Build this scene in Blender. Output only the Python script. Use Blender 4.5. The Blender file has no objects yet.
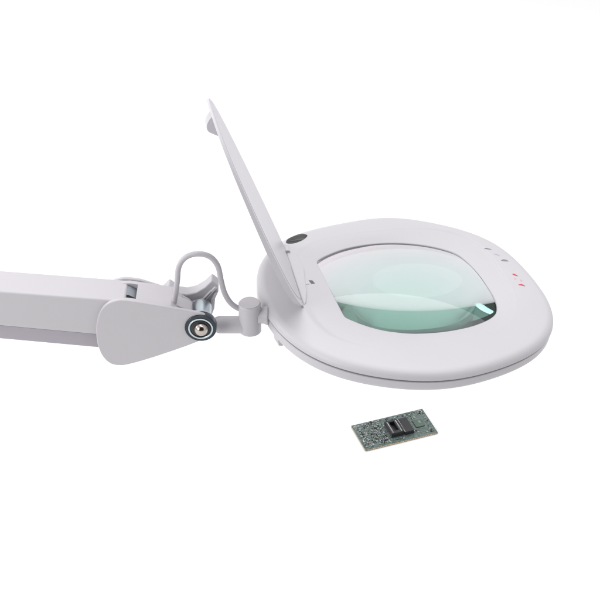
import bpy, bmesh, math, random
from mathutils import Vector, Matrix

random.seed(7)
SC = bpy.context.scene
COL = SC.collection
PI = math.pi
MM = 0.001

# ------------------------------------------------------------------ helpers
def tag(o, label=None, cat=None, kind=None, group=None):
    if label: o['label'] = label
    if cat: o['category'] = cat
    if kind: o['kind'] = kind
    if group: o['group'] = group
    return o

def empty(name, m=None):
    o = bpy.data.objects.new(name, None)
    o.empty_display_size = 0.02
    COL.objects.link(o)
    if m is not None: o.matrix_world = m
    return o

def finish(name, bm, mats, parent=None, smooth=35, bevel=None, seg=3, m=None):
    """link a bmesh (in millimetres) as ONE mesh object; returns it"""
    bmesh.ops.scale(bm, vec=(MM, MM, MM), verts=bm.verts)
    bmesh.ops.recalc_face_normals(bm, faces=bm.faces)
    me = bpy.data.meshes.new(name)
    bm.to_mesh(me); bm.free()
    for mt in (mats if isinstance(mats, (list, tuple)) else [mats]):
        me.materials.append(mt)
    if smooth is not None:
        me.shade_smooth()
        if bevel is None: me.set_sharp_from_angle(angle=math.radians(smooth))
    o = bpy.data.objects.new(name, me)
    COL.objects.link(o)
    if parent is not None: o.parent = parent
    if m is not None: o.matrix_local = m
    if bevel:
        b = o.modifiers.new('bevel', 'BEVEL'); b.width = bevel*MM; b.segments = seg
        b.limit_method = 'ANGLE'; b.angle_limit = math.radians(32); b.harden_normals = True
        b.use_clamp_overlap = True
    return o

def loft(bm, rings, closed=False, cap0=False, cap1=False, mat=None):
    vr = [[bm.verts.new(p) for p in r] for r in rings]
    n = len(vr[0]); out = []
    pairs = list(zip(range(len(vr)-1), range(1, len(vr))))
    if closed: pairs.append((len(vr)-1, 0))
    for a, b in pairs:
        for i in range(n):
            j = (i+1) % n
            f = bm.faces.new((vr[a][i], vr[a][j], vr[b][j], vr[b][i]))
            if mat is not None: f.material_index = mat
            out.append(f)
    if cap0: bm.faces.new(vr[0][::-1])
    if cap1: bm.faces.new(vr[-1])
    return out

def box(bm, x0, x1, y0, y1, z0, z1, mat=0):
    vs = [bm.verts.new((x, y, z)) for z in (z0, z1) for x, y in ((x0, y0), (x1, y0), (x1, y1), (x0, y1))]
    for q in ((3, 2, 1, 0), (4, 5, 6, 7), (0, 1, 5, 4), (1, 2, 6, 5), (2, 3, 7, 6), (3, 0, 4, 7)):
        bm.faces.new([vs[i] for i in q]).material_index = mat

def prism(bm, poly, f0, f1):
    """poly = 2D points, f0/f1 map a 2D point to the 3D point of the two caps"""
    a = [bm.verts.new(f0(p)) for p in poly]; b = [bm.verts.new(f1(p)) for p in poly]
    n = len(poly)
    bm.faces.new(a[::-1]); bm.faces.new(b)
    for i in range(n):
        bm.faces.new((a[i], a[(i+1) % n], b[(i+1) % n], b[i]))

def lathe(bm, prof, c=(0, 0, 0), axis='Z', n=48, mat=None):
    """profile of (radius, height) about an axis; ends at radius 0 collapse"""
    rings = []
    for r, h in prof:
        ring = []
        for i in range(n):
            a = 2*PI*i/n; p, q = r*math.cos(a), r*math.sin(a)
            if axis == 'Z': v = (c[0]+p, c[1]+q, c[2]+h)
            elif axis == 'Y': v = (c[0]+p, c[1]-h, c[2]+q)     # grows towards -Y
            else: v = (c[0]+h, c[1]+p, c[2]+q)
            ring.append(v)
        rings.append(ring)
    loft(bm, rings, cap0=True, cap1=True, mat=mat)
    bmesh.ops.remove_doubles(bm, verts=bm.verts, dist=1e-4)

def catmull(pts, sub=8, closed=False):
    pts = [Vector(p) for p in pts]; n = len(pts); out = []
    for i in range(n if closed else n-1):
        p0 = pts[(i-1) % n] if closed or i > 0 else pts[0]*2-pts[1]
        p1 = pts[i]; p2 = pts[(i+1) % n]
        p3 = pts[(i+2) % n] if closed or i+2 < n else pts[-1]*2-pts[-2]
        for k in range(sub):
            t = k/sub
            out.append(0.5*((2*p1)+(p2-p0)*t+(2*p0-5*p1+4*p2-p3)*t*t+(3*p1-p0-3*p2+p3)*t**3))
    if not closed: out.append(pts[-1])
    return out

def tube(bm, pts, r, n=16):
    rings = []; up = Vector((0, 1, 0))
    for i, p in enumerate(pts):
        d = (pts[min(i+1, len(pts)-1)]-pts[max(i-1, 0)]).normalized()
        a = d.cross(up).normalized(); b = a.cross(d).normalized()
        rings.append([p+r*(math.cos(2*PI*k/n)*a+math.sin(2*PI*k/n)*b) for k in range(n)])
    loft(bm, rings, cap0=True, cap1=True)

# ------------------------------------------------------------------ materials
def new_mat(name):
    m = bpy.data.materials.new(name); m.use_nodes = True
    nt = m.node_tree; b = nt.nodes['Principled BSDF']
    return m, nt, b

def plastic(name, col, rough=0.42, var=0.03, bump=0.04, grain=900, spec=0.4):
    m, nt, b = new_mat(name)
    tc = nt.nodes.new('ShaderNodeTexCoord')
    n1 = nt.nodes.new('ShaderNodeTexNoise'); n1.inputs['Scale'].default_value = 14; n1.inputs['Detail'].default_value = 5
    n2 = nt.nodes.new('ShaderNodeTexNoise'); n2.inputs['Scale'].default_value = grain; n2.inputs['Detail'].default_value = 2
    nt.links.new(tc.outputs['Object'], n1.inputs['Vector']); nt.links.new(tc.outputs['Object'], n2.inputs['Vector'])
    mx = nt.nodes.new('ShaderNodeMix'); mx.data_type = 'RGBA'
    mx.inputs['A'].default_value = (*[c*(1-var) for c in col], 1); mx.inputs['B'].default_value = (*[min(1, c*(1+var)) for c in col], 1)
    nt.links.new(n1.outputs['Fac'], mx.inputs['Factor']); nt.links.new(mx.outputs['Result'], b.inputs['Base Color'])
    mr = nt.nodes.new('ShaderNodeMapRange'); mr.inputs['To Min'].default_value = rough-.06; mr.inputs['To Max'].default_value = rough+.06
    nt.links.new(n1.outputs['Fac'], mr.inputs['Value']); nt.links.new(mr.outputs['Result'], b.inputs['Roughness'])
    bp = nt.nodes.new('ShaderNodeBump'); bp.inputs['Strength'].default_value = bump; bp.inputs['Distance'].default_value = 0.0004
    nt.links.new(n2.outputs['Fac'], bp.inputs['Height']); nt.links.new(bp.outputs['Normal'], b.inputs['Normal'])
    b.inputs['Specular IOR Level'].default_value = spec
    return m

def metal(name, col, rough=0.2):
    m, nt, b = new_mat(name)
    b.inputs['Metallic'].default_value = 1; b.inputs['Base Color'].default_value = (*col, 1)
    tc = nt.nodes.new('ShaderNodeTexCoord'); n = nt.nodes.new('ShaderNodeTexNoise'); n.inputs['Scale'].default_value = 120
    nt.links.new(tc.outputs['Object'], n.inputs['Vector'])
    mr = nt.nodes.new('ShaderNodeMapRange'); mr.inputs['To Min'].default_value = rough*.9; mr.inputs['To Max'].default_value = rough*1.1
    nt.links.new(n.outputs['Fac'], mr.inputs['Value']); nt.links.new(mr.outputs['Result'], b.inputs['Roughness'])
    return m

LAMP_COL = (0.46, 0.446, 0.47)
M_SHELL = plastic('pale_lilac_plastic', LAMP_COL)
M_LID = plastic('lid_plastic', (0.47, 0.455, 0.487), rough=.38)
M_ARM = plastic('painted_arm', (0.465, 0.447, 0.472), rough=.45, bump=.08)
M_GASKET_SHADE = plastic('seam_rubber_and_shade', (0.16, 0.15, 0.17), rough=.6)  # head seam rubber; also the painted shade of the arm gap
M_BLACK = plastic('black_plastic', (0.022, 0.02, 0.022), rough=.35, var=.2)
M_DARK = plastic('dark_recess', (0.10, 0.10, 0.11), rough=.5, var=.2)
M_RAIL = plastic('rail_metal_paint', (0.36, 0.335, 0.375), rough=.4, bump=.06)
M_CABLE = plastic('cable_sheath', (0.42, 0.405, 0.43), rough=.5)
M_ZINC = metal('zinc_plated_steel', (0.50, 0.56, 0.60), .34)
M_CHROME = metal('polished_nut', (0.46, 0.41, 0.37), .07)
M_STEEL = metal('dark_washer_steel', (0.05, 0.06, 0.07), .3)
M_RED = plastic('red_print', (0.44, 0.06, 0.10), rough=.5, var=.1)
M_INK = plastic('grey_print', (0.18, 0.18, 0.195), rough=.5, var=.1)
M_PALEINK = plastic('pale_print', (0.36, 0.34, 0.37), rough=.5, var=.1)
M_PALERED = plastic('pale_red_print', (0.5, 0.3, 0.34), rough=.5, var=.1)

# lens glass: clear surface, body tinted green by absorption along the path
M_GLASS, nt, b = new_mat('green_tinted_glass')
nt.nodes.remove(b)
gl = nt.nodes.new('ShaderNodeBsdfGlass'); gl.inputs['IOR'].default_value = 1.52; gl.inputs['Roughness'].default_value = 0.0; gl.inputs['Color'].default_value = (.87, .825, .852, 1)
ab = nt.nodes.new('ShaderNodeVolumeAbsorption'); ab.inputs['Color'].default_value = (0.09, 0.755, 0.53, 1); ab.inputs['Density'].default_value = 9.8
out = nt.nodes['Material Output']
nt.links.new(gl.outputs['BSDF'], out.inputs['Surface']); nt.links.new(ab.outputs['Volume'], out.inputs['Volume'])

# printed circuit board: dark green mask with pale copper pours and silk
M_PCB, nt, b = new_mat('solder_mask')
tc = nt.nodes.new('ShaderNodeTexCoord')
mp = nt.nodes.new('ShaderNodeMapping'); nt.links.new(tc.outputs['Object'], mp.inputs['Vector'])
vo = nt.nodes.new('ShaderNodeTexVoronoi'); vo.inputs['Scale'].default_value = 330; vo.feature = 'F1'; vo.distance = 'CHEBYCHEV'
no = nt.nodes.new('ShaderNodeTexNoise'); no.inputs['Scale'].default_value = 300; no.inputs['Detail'].default_value = 4; no.inputs['Distortion'].default_value = 2.2
nl = nt.nodes.new('ShaderNodeTexNoise'); nl.inputs['Scale'].default_value = 45; nl.inputs['Detail'].default_value = 3
for q in (vo, no, nl): nt.links.new(mp.outputs['Vector'], q.inputs['Vector'])
cr = nt.nodes.new('ShaderNodeValToRGB')
cr.color_ramp.interpolation = 'CONSTANT'
e = cr.color_ramp.elements
e[0].position = 0; e[0].color = (.02, .036, .03, 1)
e[1].position = .44; e[1].color = (.05, .085, .075, 1)
q = e.new(.52); q.color = (.2, .26, .245, 1)
q = e.new(.575); q.color = (.035, .06, .052, 1)
q = e.new(.66); q.color = (.36, .4, .39, 1)
nt.links.new(no.outputs['Fac'], cr.inputs['Fac'])
mx = nt.nodes.new('ShaderNodeMix'); mx.data_type = 'RGBA'
cl = nt.nodes.new('ShaderNodeValToRGB'); cl.color_ramp.elements[0].position = .42; cl.color_ramp.elements[1].position = .62
nt.links.new(nl.outputs['Fac'], cl.inputs['Fac'])
nt.links.new(cl.outputs['Color'], mx.inputs['Factor'])
nt.links.new(cr.outputs['Color'], mx.inputs['A'])
cv = nt.nodes.new('ShaderNodeValToRGB'); cv.color_ramp.elements[0].color = (.03, .055, .046, 1); cv.color_ramp.elements[1].color = (.125, .165, .155, 1)
nt.links.new(vo.outputs['Color'], cv.inputs['Fac']); nt.links.new(cv.outputs['Color'], mx.inputs['B'])
nt.links.new(mx.outputs['Result'], b.inputs['Base Color']); b.inputs['Roughness'].default_value = .35
M_FR4 = plastic('board_laminate', (0.30, 0.25, 0.17), rough=.6, var=.25)
M_GOLD = metal('gold_plating', (0.75, 0.58, 0.33), .3)
M_TIN = metal('tinned_contacts', (0.75, 0.76, 0.76), .25)
M_CERAMIC = plastic('component_ceramic', (0.26, 0.28, 0.27), rough=.4, var=.3, grain=300)
M_SILK = plastic('silkscreen_ink', (0.17, 0.21, 0.195), rough=.6, var=.1)
M_CHIP = plastic('chip_resin', (0.02, 0.019, 0.022), rough=.45, var=.25)

# ------------------------------------------------------------------ setting
bm = bmesh.new()
n = 96
ring = [bm.verts.new((6000*math.cos(2*PI*i/n), 6000*math.sin(2*PI*i/n), -80)) for i in range(n)]
bm.faces.new(ring)
M_TABLE = plastic('white_acrylic', (0.78, 0.78, 0.785), rough=.55, var=.006, bump=.0, spec=.25)
tag(finish('table_surface', bm, M_TABLE, smooth=None), kind='structure')

# ------------------------------------------------------------------ lamp head frame
O = Vector((0.10673, -0.00244, 0.25030))
NV = Vector((0.0867, -0.0521, 0.9949)).normalized()
UV = Vector((0.9576, 0.2799, -0.0688)); UV = (UV-NV*UV.dot(NV)).normalized()
VV = NV.cross(UV)
HEAD = Matrix(((UV.x, VV.x, NV.x, O.x), (UV.y, VV.y, NV.y, O.y), (UV.z, VV.z, NV.z, O.z), (0, 0, 0, 1)))
lamp = empty('magnifying_lamp', HEAD)
tag(lamp, 'pale lilac-grey magnifier lamp with raised lens cover, green-tinted lens and jointed arm', 'magnifier lamp')

NP = 192
PHI = [2*PI*i/NP for i in range(NP)]
CU, CV = 8.0, 16.0                                     # centre of the lens opening
FO = [139.21, -6.09, -6.66, 9.54, -5.2, -1.84, -0.43, -1.85, -1.4, -0.13, 0.36, -1.4, 0.7, -0.28, 0.08]   # outline of the head, polar about the opening
def r_outer(a):
    return FO[0]+sum(FO[2*k-1]*math.cos(k*a)+FO[2*k]*math.sin(k*a) for k in range(1, 8))
OPEN_PTS = [(-73.2, 74), (-59.8, 81.6), (-39.3, 89.1), (-19.3, 92.3), (-0.6, 92.8), (17.3, 90.9), (35, 86.7), (51.9, 80.2),
            (67.1, 71.4), (79, 60.4), (85.4, 44), (89, 24.4), (90.6, 1.6), (90.6, -15), (88, -29.4), (81, -41),
            (67.3, -48.8), (46.8, -54.4), (19, -56.6), (-10, -54), (-30.4, -47.8), (-45, -40.6), (-58.8, -30.2), (-71, -18)]
op = [Vector((*p, 0)) for p in OPEN_PTS]
OPN = [(p.x, p.y) for p in catmull(op, 6)]             # open spline: the left side stays a straight chord with two corners
def polar(poly, cu=CU, cv=CV):
    """radius of a closed polygon seen from the centre, for every PHI"""
    res = []
    n = len(poly)
    for a in PHI:
        dx, dy = math.cos(a), math.sin(a); best = None
        for i in range(n):
            x1, y1 = poly[i][0]-cu, poly[i][1]-cv; x2, y2 = poly[(i+1) % n][0]-cu, poly[(i+1) % n][1]-cv
            ex, ey = x2-x1, y2-y1; den = dx*ey-dy*ex
            if abs(den) < 1e-9: continue
            t = (x1*ey-y1*ex)/den; s = (x1*dy-y1*dx)/den
            if t > 0 and -1e-6 <= s <= 1+1e-6: best = t if best is None else max(best, t)
        res.append(best)
    return res
def smooth_r(r, k):
    for _ in range(k): r = [(r[i-1]+2*r[i]+r[(i+1) % len(r)])/4 for i in range(len(r))]
    return r
RO = [r_outer(a) for a in PHI]
RP = smooth_r(polar(OPN), 1)
def sup(a, ca, cb, p): return (abs(math.cos(a)/ca)**p+abs(math.sin(a)/cb)**p)**(-1/p)
REC = [(2+sup(a, 111, 92, 3.0)*math.cos(a), 18+sup(a, 111, 92, 3.0)*math.sin(a)) for a in [2*PI*i/360 for i in range(360)]]
RR = smooth_r([min(max(r, p+9), o-15) for r, p, o in zip(polar(REC), RP, RO)], 6)
# the lens itself is a smooth oblong, wider than the opening on the hinge side
RS = smooth_r([max(p+4.4, sup(a, 95, 86, 2.8)) for a, p in zip(PHI, RP)], 24)
RS = [max(p+4.2, q) for p, q in zip(RP, RS)]
def ring_at(rs, z):
    return [(CU+r*math.cos(a), CV+r*math.sin(a), zz) for r, a, zz in zip(rs, PHI, z if isinstance(z, list) else [z]*NP)]
def lerp(A, B, t): return [a+(b-a)*t for a, b in zip(A, B)]

Z_TOP = 11.4
def bell(a, c, w): return max(0.0, 1-((a-c+PI) % (2*PI)-PI)**2/w**2)**2
LEFT = [bell(a, PI, .95) for a in PHI]
STEP = [.3+2.1*l+1.2*bell(a, .12, 1.25) for a, l in zip(PHI, LEFT)]
def top_rings():
    R = []
    R.append((lerp(RO, RP, 0) and [r-9 for r in RO], 1.5)); R.append(([r-0.9 for r in RO], 1.5)); R.append(([r-0.2 for r in RO], 1.8)); R.append((RO, 2.5))
    for k in range(1, 9):
        t = k/8*PI/2
        R.append(([r-9.5*(1-math.cos(t)) for r in RO], 2.5+8.1*math.sin(t)))
    inn = [r+1.6 for r in RR]; st = [r-9.5 for r in RO]
    for k in (1, 2, 3, 4): R.append((lerp(st, inn, k/4), 10.6+0.8*(1-(1-k/4)**2)))
    wd = [.9+8*l for l in LEFT]
    for k in range(0, 9):
        t = k/8; q = (1-math.cos(PI*t))/2
        R.append(([r+1.4-(2.4+w)*t for r, w in zip(RR, wd)], [11.4-d*q for d in STEP]))
    a0 = [r-1.0-w for r, w in zip(RR, wd)]; b0 = [r+1.8 for r in RP]
    for k in (1, 2, 3, 4, 5): R.append((lerp(a0, b0, k/5), [11.4-d-(3.3-d)*(k/5)**1.4 for d in STEP]))
    R += [([r+.7 for r in RP], 7.9), ([r+.15 for r in RP], 7.4), (RP, 6.8), (RP, 5.8), ([r+.4 for r in RP], 5.6), ([r+2 for r in RS], 5.6)]
    return R
def surf_z(u, v):
    a = math.atan2(v-CV, u-CU) % (2*PI); r = math.hypot(u-CU, v-CV)
    f = a/(2*PI)*NP; i = int(f) % NP; w = f-int(f)
    g = lambda A: A[i]*(1-w)+A[(i+1) % NP]*w
    TR = [(g(q[0]), g(q[1]) if isinstance(q[1], list) else q[1]) for q in top_rings()[4:-4]]
    for (r1, z1), (r2, z2) in zip(TR, TR[1:]):
        if r2 <= r <= r1: return z1+(z2-z1)*(r1-r)/max(r1-r2, 1e-6)
    return Z_TOP

bm = bmesh.new()
loft(bm, [ring_at(r, z) for r, z in top_rings()])
shell = finish('head_shell', bm, M_SHELL, lamp, smooth=50)

# seam between the two halves
bm = bmesh.new()
loft(bm, [ring_at([r-2.8 for r in RO], 1.8), ring_at([r-2.8 for r in RO], -1.4), ring_at([r-7 for r in RO], -1.4), ring_at([r-7 for r in RO], 1.8)], closed=True)
finish('seam_gasket', bm, M_GASKET_SHADE, shell)

# lower half with the inner wall round the lens
bm = bmesh.new()
rr = [([r-7.5 for r in RO], -1.0), ([r-1.6 for r in RO], -1.0), ([r-1.1 for r in RO], -1.5), ([r-.9 for r in RO], -7)]
for k in range(1, 7):
    t = k/6*PI/2; rr.append(([r-.9-7*(1-math.cos(t)) for r in RO], -7-7.5*math.sin(t)))
rr += [(lerp([r-8 for r in RO], [r+10 for r in RS], .5), -15), ([r+8 for r in RS], -15.2), ([r+7 for r in RS], -14.4), ([r+2 for r in RS], -9), ([r+1.2 for r in RS], -8.4), ([r+.7 for r in RS], -6), ([r+.7 for r in RS], 5.4)]
loft(bm, [ring_at(r, z) for r, z in rr])
lower = finish('lower_shell', bm, M_SHELL, lamp, smooth=40)
# small yoke bracket hanging from the lower shell beside the neck
bm = bmesh.new()
prism(bm, [(-142, -1.8), (-132, -1.8), (-131, -16), (-133.5, -22), (-138, -21)], lambda p: (p[0]+1.5, -17, p[1]), lambda p: (p[0], -5, p[1]))
finish('bracket', bm, M_ARM, lower, bevel=1.0)

# biconvex lens
LT, LB = 2.6, -3.4                                     # height of the corners, top and bottom
HT, HB = 10.5, 25.0                                      # bulge of the two faces
bm = bmesh.new()
rl = RS
NR = 26
def lens_rings(z0, h, sgn):
    rings = []
    for k in range(1, NR+1):
        rho = (k/NR)
        rs = [r*rho for r in rl]
        rings.append(ring_at(rs, [z0+sgn*h*(1-min(1, (r*math.cos(a)/112)**2+(r*math.sin(a)/81)**2)) for r, a in zip(rs, PHI)]))
    return rings
tr = lens_rings(LT, HT, 1); br = lens_rings(LB, HB, -1)
vt = loft(bm, tr); bm.verts.ensure_lookup_table()
def fan(z, first): 
    c = bm.verts.new((CU, CV, z)); bm.verts.ensure_lookup_table(); vs = [bm.verts[first+i] for i in range(NP)]
    for i in range(NP): bm.faces.new((c, vs[i], vs[(i+1) % NP]))
fan(LT+HT, 0)
bm.verts.ensure_lookup_table(); nb = len(bm.verts)
loft(bm, br); bm.verts.ensure_lookup_table()
fan(LB-HB, nb)
bm.verts.ensure_lookup_table()
e0 = (NR-1)*NP; e1 = nb+(NR-1)*NP
for i in range(NP):
    j = (i+1) % NP
    bm.faces.new((bm.verts[e0+i], bm.verts[e0+j], bm.verts[e1+j], bm.verts[e1+i]))
finish('lens', bm, M_GLASS, lamp, smooth=40)

# print, badge and latch slot on the top face
def decal(bm, poly, h, depth):
    cx = sum(p[0] for p in poly)/len(poly); cy_ = sum(p[1] for p in poly)/len(poly)
    rings = [[(p[0], p[1], surf_z(*p)-depth) for p in poly]]
    for f in (1, .75, .5, .25):
        rings.append([(cx+(p[0]-cx)*f, cy_+(p[1]-cy_)*f, surf_z(cx+(p[0]-cx)*f, cy_+(p[1]-cy_)*f)+h) for p in poly])
    loft(bm, rings, cap0=True, cap1=True)
def mark(name, poly, mat, h=.2, parent=shell, depth=1.2):
    poly = [(p.x, p.y) for p in catmull([(*p, 0) for p in poly], 3, True)]
    bm = bmesh.new(); decal(bm, poly, h, depth)
    return finish(name, bm, mat, parent, smooth=30)
mark('dimmer_symbol', [(109.5, 60.6), (112.6, 61.6), (117.2, 57.9), (113.2, 59.2)], M_INK)
mark('dimmer_symbol', [(119.6, 38.4), (124, 39.8), (127.6, 36.2), (122.6, 36.8)], M_INK)
mark('dimmer_scale', [(116.6, 50.6), (119.4, 49.4), (121.4, 46.6), (120.9, 46.3), (118.8, 48.6), (116.4, 50)], M_PALEINK)
mark('power_symbol', [(122.6, 14.4), (125.2, 14.4), (127.4, 10.2), (124.2, 11.8)], M_RED)
mark('power_symbol', [(121.6, -3.6), (126, -3), (128.2, -6.8), (125, -5.4)], M_RED)
mark('power_dot', [(121.8, 7.4), (123, 7.6), (123.4, 6.2), (122, 5.8)], M_PALERED)
mark('power_dot', [(127, 3.8), (128.2, 4.2), (128.4, 1.6), (127.4, 1)], M_PALERED)
bm = bmesh.new()
al = [(-97, 106.5), (-94.1, 112.6), (-88.4, 116.8), (-81.5, 119.6), (-75.4, 119.4), (-71.6, 116), (-72.4, 113), (-78, 108), (-86.8, 104.2), (-93.4, 103.9)]
al = [(p.x, p.y) for p in catmull([(*p, 0) for p in al], 4, True)]
decal(bm, al, .3, 1.5)
M_BADGE, nt, b = new_mat('brushed_dark_badge')
tc = nt.nodes.new('ShaderNodeTexCoord'); mp = nt.nodes.new('ShaderNodeMapping'); mp.inputs['Scale'].default_value = (60, 900, 60); mp.inputs['Rotation'].default_value = (0, 0, .5)
no = nt.nodes.new('ShaderNodeTexNoise'); no.inputs['Scale'].default_value = 1.0
cr = nt.nodes.new('ShaderNodeValToRGB'); cr.color_ramp.elements[0].color = (.018, .018, .02, 1); cr.color_ramp.elements[1].color = (.10, .098, .1, 1)
cr.color_ramp.elements[0].position = .35; cr.color_ramp.elements[1].position = .7
nt.links.new(tc.outputs['Object'], mp.inputs['Vector']); nt.links.new(mp.outputs['Vector'], no.inputs['Vector']); nt.links.new(no.outputs['Fac'], cr.inputs['Fac'])
nt.links.new(cr.outputs['Color'], b.inputs['Base Color']); b.inputs['Roughness'].default_value = .5; b.inputs['Specular IOR Level'].default_value = .15
finish('badge', bm, M_BADGE, shell, smooth=30)
# catch block and slot beside the lid hinge
zc = surf_z(-88, 40)
bm = bmesh.new(); box(bm, -99.5, -91.4, 37, 44, zc-2, zc+.7)
finish('lid_catch', bm, M_LID, shell, bevel=.5)
bm = bmesh.new(); decal(bm, [(-90.6, 43.2), (-87, 42.6), (-85.6, 37.6), (-89.4, 37.2)], .25, 1)
finish('catch_slot', bm, M_DARK, shell, smooth=None)

# low hinge ridge the lid swings on
bm = bmesh.new()
prism(bm, [(-108, 2), (-101.2, 101), (-93.5, 100), (-90.5, 62), (-94, 46), (-99, 22), (-104, 7)], lambda p: (p[0], p[1], 6), lambda p: (p[0], p[1], 12.3))
finish('hinge_ridge', bm, M_SHELL, shell, bevel=1.6)

# raised lid, hinged on the left of the recess
HV = Vector((7.2, 100.5, 0)).normalized()
TH = math.radians(114.6)
Qv = HV.cross(Vector((0, 0, 1)))
LV = (Qv*math.cos(TH)+Vector((0, 0, 1))*math.sin(TH)).normalized()
NL = HV.cross(LV).normalized()
A0 = Vector((-107.7, 1.8, 10.2))
LIDM = Matrix(((LV.x, HV.x, NL.x, A0.x*MM), (LV.y, HV.y, NL.y, A0.y*MM), (LV.z, HV.z, NL.z, A0.z*MM), (0, 0, 0, 1)))
lid_pts = [(0, 3), (0, 50), (0, 97), (5, 103), (40, 105), (90, 104), (140, 99), (182, 89), (210, 76), (229, 58), (237, 42), (237.5, 28), (234, 4), (224, -16), (203, -34), (172, -45), (130, -52), (88, -52), (52, -41), (24, -22), (7, -5)]
bm = bmesh.new()
lp = [(p.x, p.y) for p in catmull([(*p, 0) for p in lid_pts], 5, True)]
prism(bm, lp, lambda p: (p[0], p[1], -(2.2+5.8*(1-p[0]/232)*min(1, (p[0]+6)/120))), lambda p: (p[0], p[1], 0))
lid = finish('lid', bm, M_LID, lamp, bevel=.9, m=LIDM)
# shallow panel set in the inner face
bm = bmesh.new()
lq = [((p[0]-116)*.93+116, (p[1]-24)*.9+24) for p in lp]
prism(bm, lq, lambda p: (p[0], p[1], -.8), lambda p: (p[0], p[1], .4))
finish('inner_panel', bm, M_LID, lid, bevel=.5)
# finger grip: a hooked lip on the outer face at the free end
bm = bmesh.new()
grip = [(228, -1), (226, -5.5), (222.5, -9.6), (218, -12), (214, -12), (211.5, -10.6), (200, -1.8), (200, -1)]
grip = [(p.x, p.y) for p in catmull([(*p, 0) for p in grip[:6]], 4)]+grip[6:]
prism(bm, grip, lambda p: (p[0], 31, p[1]), lambda p: (p[0], 41, p[1]))
finish('grip_tab', bm, M_LID, lid, bevel=1.0)
for y0, y1 in ((86, 97),):
    bm = bmesh.new()
    lathe(bm, [(0, 0), (3, 0), (3.4, .4), (3.4, y1-y0-.4), (3, y1-y0), (0, y1-y0)], n=24)
    bmesh.ops.rotate(bm, cent=(0, 0, 0), matrix=Matrix.Rotation(-PI/2, 3, 'X'), verts=bm.verts)
    bmesh.ops.translate(bm, vec=(1.5, y0, 1.2), verts=bm.verts)
    finish('hinge_knuckle', bm, M_SHELL, lid)

# ------------------------------------------------------------------ arm, in a frame at the pivot (x right, y depth, z up)
J = Vector((-0.0980, -0.0350, 0.2456))
ARM = HEAD.inverted() @ Matrix.Translation(J)

def slab(name, poly, y0, y1, mat, parent, bevel=None, seg=3):
    bm = bmesh.new()
    prism(bm, poly, lambda p: (p[0], y0, p[1]), lambda p: (p[0], y1, p[1]))
    return finish(name, bm, mat, parent, bevel=bevel, seg=seg, m=ARM)

def arm_bar(name, xa, xb, tops, bots, y0, y1, bev, mat=None):
    bm = bmesh.new()
    f = lambda x, q: q[0]+(q[1]-q[0])*(x+192)/100.0
    prism(bm, [(xa, f(xa, tops)), (xb, f(xb, tops)), (xb, f(xb, bots)), (xa, f(xa, bots))], lambda p: (p[0], y0, p[1]), lambda p: (p[0], y1, p[1]))
    return finish(name, bm, mat or M_ARM, lamp, bevel=bev, seg=4, m=ARM)
arm_bar('arm_cover', -640, -72, (56.2, 46.8), (14.2, 2.6), -18, 18, 2.2)
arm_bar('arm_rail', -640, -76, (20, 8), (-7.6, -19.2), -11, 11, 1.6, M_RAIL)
arm_bar('arm_gap_shade', -640, -75, (16, 4.4), (12.2, .6), -14.5, 14.5, None, M_GASKET_SHADE)  # dark strip added to stand for the shade between cover and rail

# knuckle: housing with an open slot on top, side plates, pivot
pad = [(-102.5, 12), (-101, 23.5), (-97, 36), (-90, 45.2), (-80.9, 49.6), (-69.6, 49.9), (-41, 44.2), (-9, 37.0), (3.5, 33.5), (11.5, 25), (12, 13), (6, 5), (-10, -4), (-44.7, -18.9), (-70, -28.2), (-82.5, -30.6), (-92.5, -27.5), (-99.5, -17), (-102.6, -2)]
pad = [(p.x, p.y-1.8) for p in catmull([(*p, 0) for p in pad], 5, True)]
hx = [(-88, 44), (-81, 47.2), (-70, 47.6), (-41, 42.2), (-27, 39.6), (-19, 30), (-21, 6), (-46, -14), (-70, -22), (-86, -22), (-94, -5), (-95, 26)]
house = slab('knuckle_housing', [(a, b-1.8) for a, b in hx], -17, 17, M_ARM, lamp, bevel=1.5)
bm = bmesh.new(); box(bm, -78, -62, -13, 11, 36, 60)
cut = finish('slot_cutter', bm, M_DARK, lamp, smooth=None, m=ARM)
mod = house.modifiers.new('slot', 'BOOLEAN'); mod.operation = 'DIFFERENCE'; mod.object = cut; mod.solver = 'EXACT'
bpy.context.view_layer.update()
dg = bpy.context.evaluated_depsgraph_get()
nm = bpy.data.meshes.new_from_object(house.evaluated_get(dg))
house.modifiers.clear(); house.data = nm; house.data.name = 'knuckle_housing'
bpy.data.objects.remove(cut)
bm = bmesh.new()
prism(bm, [(-77.5, 36.5), (-62.5, 36.5), (-62.5, 39), (-70, 43.5), (-77.5, 44.5)], lambda p: (p[0], -5, p[1]), lambda p: (p[0], 10.5, p[1]))
finish('tension_plate', bm, metal('dull_steel', (.27, .29, .32), .4), house, bevel=.5)
bm = bmesh.new()
prism(bm, [(-77.8, 36.2), (-62.2, 36.2), (-62.2, 38), (-77.8, 41)], lambda p: (p[0], -12.8, p[1]), lambda p: (p[0], -5.2, p[1]))
finish('tension_plate', bm, M_DARK, house, bevel=.5)
slab('side_plate', pad, -21.5, -17.3, M_ARM, lamp, bevel=1.4, seg=4)
slab('side_plate', [(a, b) for a, b in zip([p[0] if p[0] < -34 else -34+(p[0]+34)*.62 for p in pad], [p[1]-1.5 if p[0] < -60 else p[1]-1.5-(p[0]+60)*.19 for p in pad])], 17.3, 21.5, M_ARM, lamp, bevel=1.4, seg=4)

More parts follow.
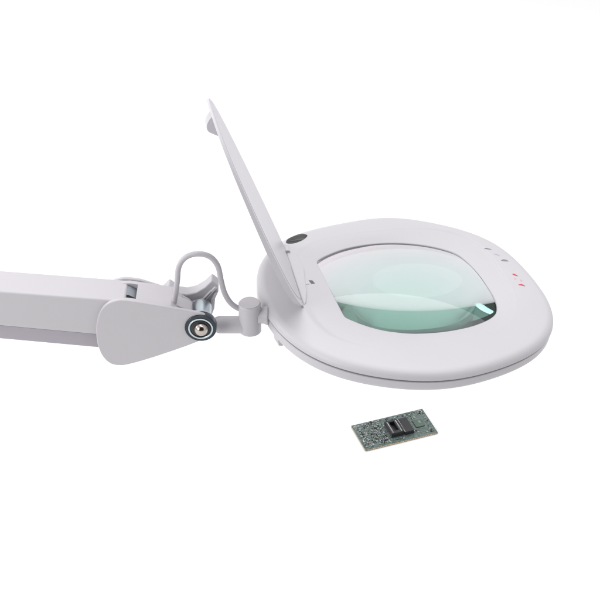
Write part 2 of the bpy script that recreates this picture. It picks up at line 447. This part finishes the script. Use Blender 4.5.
bm = bmesh.new()
lathe(bm, [(0, -17), (8.4, -17), (9.4, -16), (9.4, 6), (14.6, 9), (15.4, 17), (13.5, 17.2), (0, 17.2)], c=(0, 0, 13.6), axis='Y', n=56)
drum = finish('pivot_drum', bm, M_ZINC, lamp, smooth=30, m=ARM)
bolt = None
bm = bmesh.new()
lathe(bm, [(0, 15), (15.4, 15), (15.6, 15.4), (15.6, 22.6), (15.2, 23.2), (12.6, 23.2), (12.4, 22), (0, 22)], c=(.6, 0, 15.6), axis='Y', n=64)
bolt = finish('pivot_bolt', bm, M_STEEL, lamp, smooth=30, m=ARM)
bm = bmesh.new()
lathe(bm, [(12.3, 21.5), (12.3, 23.7), (12.1, 24.0), (10.9, 24.0), (10.5, 23.6), (10.5, 21.5)], c=(.6, 0, 15.6), axis='Y', n=64)
finish('washer', bm, M_ZINC, bolt, smooth=30)
bm = bmesh.new()
lathe(bm, [(0, 21), (9.6, 21), (9.6, 23.4), (7.6, 23.9), (0, 23.9)], c=(.6, 0, 15.6), axis='Y', n=48)
finish('lock_ring', bm, M_BLACK, bolt, smooth=30)
bm = bmesh.new()
lathe(bm, [(0, 23), (6.9, 23), (7.0, 24.5)]+[(7.0*math.cos(t), 24.5+6.2*math.sin(t)) for t in [PI/2*k/10 for k in range(1, 10)]]+[(0, 30.7)], c=(1.2, 0, 16), axis='Y', n=48)
finish('cap_nut', bm, M_CHROME, bolt, smooth=30)

# wing knob behind the joint
wing = [(-41, 25.5), (-33.1, 34.6), (-28.6, 30.6), (-24.8, 25.6), (-15.5, 24), (-5.9, 26.8), (2.7, 33.1), (9.8, 41), (15.8, 35.5), (16.3, 27.1), (12.8, 18.4), (11.5, 6), (8, -4), (-10, -4), (-14, 6), (-24, 14), (-34, 19)]
bm = bmesh.new()
prism(bm, wing, lambda p: (p[0], 22, p[1]), lambda p: (p[0], 36, p[1]))
knob = finish('wing_knob', bm, M_SHELL, lamp, bevel=1.6, m=ARM)
for pts in ([(15.6, 33.6), (5.5, 21.5), (-2, 12), (-4.5, 13.5), (3, 23), (13, 35)], [(15.4, 27), (11.4, 18), (9.5, 6), (6.5, 6), (8.6, 19), (12.8, 28)], [(-39, 24.6), (-25, 17.5), (-14, 15.6), (0, 20), (9, 31), (11, 29), (1, 16.5), (-14, 12.2), (-27, 14), (-38, 21)]):
    bm = bmesh.new()
    prism(bm, pts, lambda p: (p[0], 19.2, p[1]), lambda p: (p[0], 23, p[1]))
    finish('rib', bm, M_SHELL, knob, bevel=.9)
# clip that holds the cable on the housing
bm = bmesh.new()
prism(bm, [(-29, 32.5), (-25, 34.5), (-12, 28), (-8.5, 25), (-10, 23.2), (-26, 26.5)], lambda p: (p[0], -9, p[1]), lambda p: (p[0], 8, p[1]))
finish('cable_clip', bm, M_SHELL, lamp, bevel=.9, m=ARM)

cab = [(-27, -8, 26), (-26.2, -7, 33), (-24.6, -5, 40), (-21.7, -3, 57.5), (-19.3, -1, 74.1), (-12, 0, 84.6), (-.3, 0, 88.4), (11.2, 0, 85), (18.3, 0, 74.1), (20.9, 0, 57.5), (23.6, 0, 43.1), (28.5, 0, 31.5), (35, 0, 24.5), (42, 0, 21.5)]
bm = bmesh.new(); tube(bm, catmull(cab, 8), 2.75)
finish('cable', bm, M_CABLE, lamp, m=ARM)

# neck, swivel socket and the pin into the head
bm = bmesh.new()
lathe(bm, [(0, 13), (7.3, 13), (8.9, 17), (9.0, 19), (9.0, 44), (0, 44)], c=(0, 0, 3.0), axis='X', n=40)
finish('neck_rod', bm, M_ARM, lamp, m=ARM)
bm = bmesh.new()
lathe(bm, [(0, -4.6), (10.2, -4.6), (11.1, -3.8), (11.1, 28.8), (10.2, 29.8), (0, 29.8)], c=(48.2, 0, 0), n=48)
sock = finish('swivel_socket', bm, M_SHELL, lamp, m=ARM)
bm = bmesh.new()
lathe(bm, [(9.8, 0), (9.8, 1.2), (0, 1.2)][::-1]+[(0, 0)], c=(48.2, 0, 29.2), n=40)
finish('socket_cap', bm, M_ARM, sock)
bm = bmesh.new()
lathe(bm, [(0, 8), (8.4, 8), (8.4, 14), (9.6, 16), (9.6, 17.6), (7.6, 19), (7.2, 32), (0, 32)], c=(48.2, 0, 14.6), axis='X', n=40)
finish('head_pin', bm, M_ARM, lamp, m=ARM)

# ------------------------------------------------------------------ circuit board on the table
bx = Vector((0.0856, 0.0308, 0)).normalized(); by = Vector((-bx.y, bx.x, 0))
bc = Vector((0.1186, 0.1798, -0.080)); BS = 1.073
BRD = Matrix(((bx.x*BS, by.x*BS, 0, bc.x), (bx.y*BS, by.y*BS, 0, bc.y), (0, 0, BS, bc.z), (0, 0, 0, 1)))
board = empty('circuit_board', BRD)
tag(board, 'small grey-green circuit board with two black connectors lying on the white surface', 'circuit board')
LX, LY = 45.5, 22.6
ZB = 2.4
bm = bmesh.new()
box(bm, -LX, LX, -LY, LY, .7, ZB-.12, 1); box(bm, -LX+.02, LX-.02, -LY+.02, LY-.02, ZB-.1, ZB, 0)
pcb = finish('board_panel', bm, [M_PCB, M_FR4], board, smooth=None)
def part(name, mat, parent, fn, bevel=None):
    bm = bmesh.new(); fn(bm); return finish(name, bm, mat, parent, smooth=30 if bevel else None, bevel=bevel, seg=2)
# hollow socket: four walls round a well, a row of contacts on each rail
SX, SY0, SY1 = -1.5, -13.5, 9.5
def sock_body(bm):
    box(bm, SX-7.5, SX-3.2, SY0, SY1, ZB, ZB+6.4); box(bm, SX+3.2, SX+7.5, SY0, SY1, ZB, ZB+6.4)
    box(bm, SX-3.19, SX+3.19, SY0, SY0+4, ZB, ZB+6.38); box(bm, SX-3.19, SX+3.19, SY1-3, SY1, ZB, ZB+6.38)
    box(bm, SX-3.18, SX+3.18, SY0+4.01, SY1-3.01, ZB, ZB+1)
cs = part('chip_socket', M_CHIP, board, sock_body)
for sx in (-5.3, 5.3):
    part('contact_row', M_TIN, cs, lambda bm: [box(bm, SX+sx-.55, SX+sx+.55, y-.55, y+.55, ZB+5, ZB+6.75) for y in [SY0+2+k*2.0 for k in range(10)]])
part('pin_row', M_TIN, cs, lambda bm: [box(bm, SX-9.2, SX-7.4, y-.4, y+.4, ZB, ZB+1.4) for y in [SY0+1.5+k*2.0 for k in range(11)]])
KX = 13.7
ch = part('memory_chip', M_CHIP, board, lambda bm: box(bm, KX-5.6, KX+5.2, -14.5, 10, ZB, ZB+5.2), bevel=.5)
part('pin_row', M_TIN, ch, lambda bm: [box(bm, KX+5.1, KX+6.3, y-.45, y+.45, ZB, ZB+2.6) for y in [-13+k*2.0 for k in range(12)]])
part('pin_row', M_TIN, ch, lambda bm: [box(bm, KX-6.4, KX-5.5, y-.45, y+.45, ZB+3.4, ZB+5.0) for y in [-13+k*2.0 for k in range(12)]])
def flat(bm): box(bm, 25, 36, -7, 6, ZB, ZB+1.2)
fl = part('flat_chip', plastic('green_package', (.07, .11, .09), rough=.4, var=.2), board, flat, bevel=.2)
part('paper_sticker', M_SILK, fl, lambda bm: box(bm, 31, 33.4, -1.5, 3.2, ZB+1.1, ZB+1.35))
def frame_print(bm):
    prev = [(23, -8.8), (38.2, -8.8), (38.2, 7.8), (23, 7.8)]; inn = [(23.6, -8.2), (37.6, -8.2), (37.6, 7.2), (23.6, 7.2)]
    loft(bm, [[(x, y, z) for x, y in q] for q, z in ((prev, ZB-.05), (prev, ZB+.06), (inn, ZB+.06), (inn, ZB-.05))], closed=True)
part('silkscreen_frame', M_SILK, pcb, frame_print)
part('silkscreen_line', M_SILK, pcb, lambda bm: box(bm, -14, 4, 13, 13.7, ZB-.05, ZB+.06))
part('silkscreen_line', M_SILK, pcb, lambda bm: box(bm, -36, -20, 17.6, 18.1, ZB-.05, ZB+.06))
part('edge_contacts', M_GOLD, pcb, lambda bm: [box(bm, x-.5, x+.5, -LY-.06, -LY+.1, .9, ZB-.3) for x in [-42+k*2.1 for k in range(41)]])
for hx_, hy_ in ((40.5, 18.8), (-41.5, 18.4)):
    bm = bmesh.new(); lathe(bm, [(0, 0), (1.9, 0), (1.9, .1), (0, .1)], c=(hx_, hy_, ZB), n=20)
    h = finish('mounting_hole', bm, M_CHIP, pcb, smooth=None)
    bm = bmesh.new(); lathe(bm, [(1.9, 0), (2.4, 0), (2.4, .08), (1.9, .08)], c=(hx_, hy_, ZB), n=20)
    finish('plated_ring', bm, M_TIN, pcb, smooth=None)
def scatter(kind, mat, count, sz):
    bm = bmesh.new(); k = 0; tries = 0
    while k < count and tries < 4000:
        tries += 1
        x = random.uniform(-43, 43) if random.random() < .5 else random.uniform(-43, -10); y = random.uniform(-19.5, 20.5)
        if -13 < x < 22.5 and -17 < y < 12: continue
        if 21.5 < x < 39.5 and -10 < y < 9: continue
        w = random.uniform(*sz); d = w*random.choice((.5, .55, 1.6, 1.0)); hgt = random.uniform(.35, 1.0)
        box(bm, x-w/2, x+w/2, y-d/2, y+d/2, ZB-.02+k*.0003, ZB+hgt+k*.0007); k += 1
    o = finish(kind, bm, mat, board, smooth=None); o['kind'] = 'stuff'
scatter('resistors', M_CHIP, 130, (.7, 1.9))
scatter('capacitors', M_CERAMIC, 170, (.7, 1.8))
scatter('solder_pads', M_TIN, 110, (.4, 1.0))

# ------------------------------------------------------------------ camera
cam = bpy.data.cameras.new('camera'); co = bpy.data.objects.new('camera', cam); COL.objects.link(co)
co.location = (0, -1.165, 1.1); co.rotation_euler = (math.radians(54), 0, 0)
cam.lens = 85; cam.sensor_width = 36; cam.clip_start = .05; cam.clip_end = 100
SC.camera = co

# ------------------------------------------------------------------ studio light
w = bpy.data.worlds.new('World'); SC.world = w; w.use_nodes = True
nt = w.node_tree; bg = nt.nodes['Background']
tc = nt.nodes.new('ShaderNodeTexCoord'); sx = nt.nodes.new('ShaderNodeSeparateXYZ')
nt.nodes.remove(sx)
# an even white studio, with the darker side of the room where the photographer stands
dp = nt.nodes.new('ShaderNodeVectorMath'); dp.operation = 'DOT_PRODUCT'; dp.inputs[1].default_value = Vector((.1, -.93, .36)).normalized()
nt.links.new(tc.outputs['Generated'], dp.inputs[0])
mr = nt.nodes.new('ShaderNodeMapRange'); mr.interpolation_type = 'SMOOTHSTEP'
mr.inputs['From Min'].default_value = .7; mr.inputs['From Max'].default_value = .86; mr.inputs['To Min'].default_value = .98; mr.inputs['To Max'].default_value = .04
nt.links.new(dp.outputs['Value'], mr.inputs['Value']); nt.links.new(mr.outputs['Result'], bg.inputs['Strength'])
bg.inputs['Color'].default_value = (1, 1, 1, 1)

def area_light(name, loc, aim, sx_, sy_, power, col=(1, 1, 1)):
    l = bpy.data.lights.new(name, 'AREA'); l.shape = 'ELLIPSE'; l.size = sx_; l.size_y = sy_; l.energy = power; l.color = col
    o = bpy.data.objects.new(name, l); COL.objects.link(o); o.location = loc
    o.rotation_euler = (Vector(aim)-Vector(loc)).to_track_quat('-Z', 'Y').to_euler()
area_light('overhead_softbox', (.35, .25, 1.9), (.1, 0, .2), 2.6, 2.1, 28)
area_light('front_fill_light', (-1.8, -1.8, 1.2), (0, 0, .25), 1.6, 1.4, 28)  # unseen fill added on the camera side to brighten the front faces
area_light('side_fill_light', (-2.0, .25, .9), (0, 0, .25), 1.2, 1.2, 20)  # unseen fill added at the left to lift the head beside the lid

SC.view_settings.view_transform = 'Standard'; SC.view_settings.look = 'None'; SC.view_settings.exposure = 0; SC.view_settings.gamma = 1
SC.render.engine = 'CYCLES'
cy = SC.cycles
cy.use_denoising = True; cy.max_bounces = 24; cy.transmission_bounces = 20; cy.glossy_bounces = 8; cy.diffuse_bounces = 6
cy.caustics_reflective = True; cy.caustics_refractive = True; cy.blur_glossy = 0.3
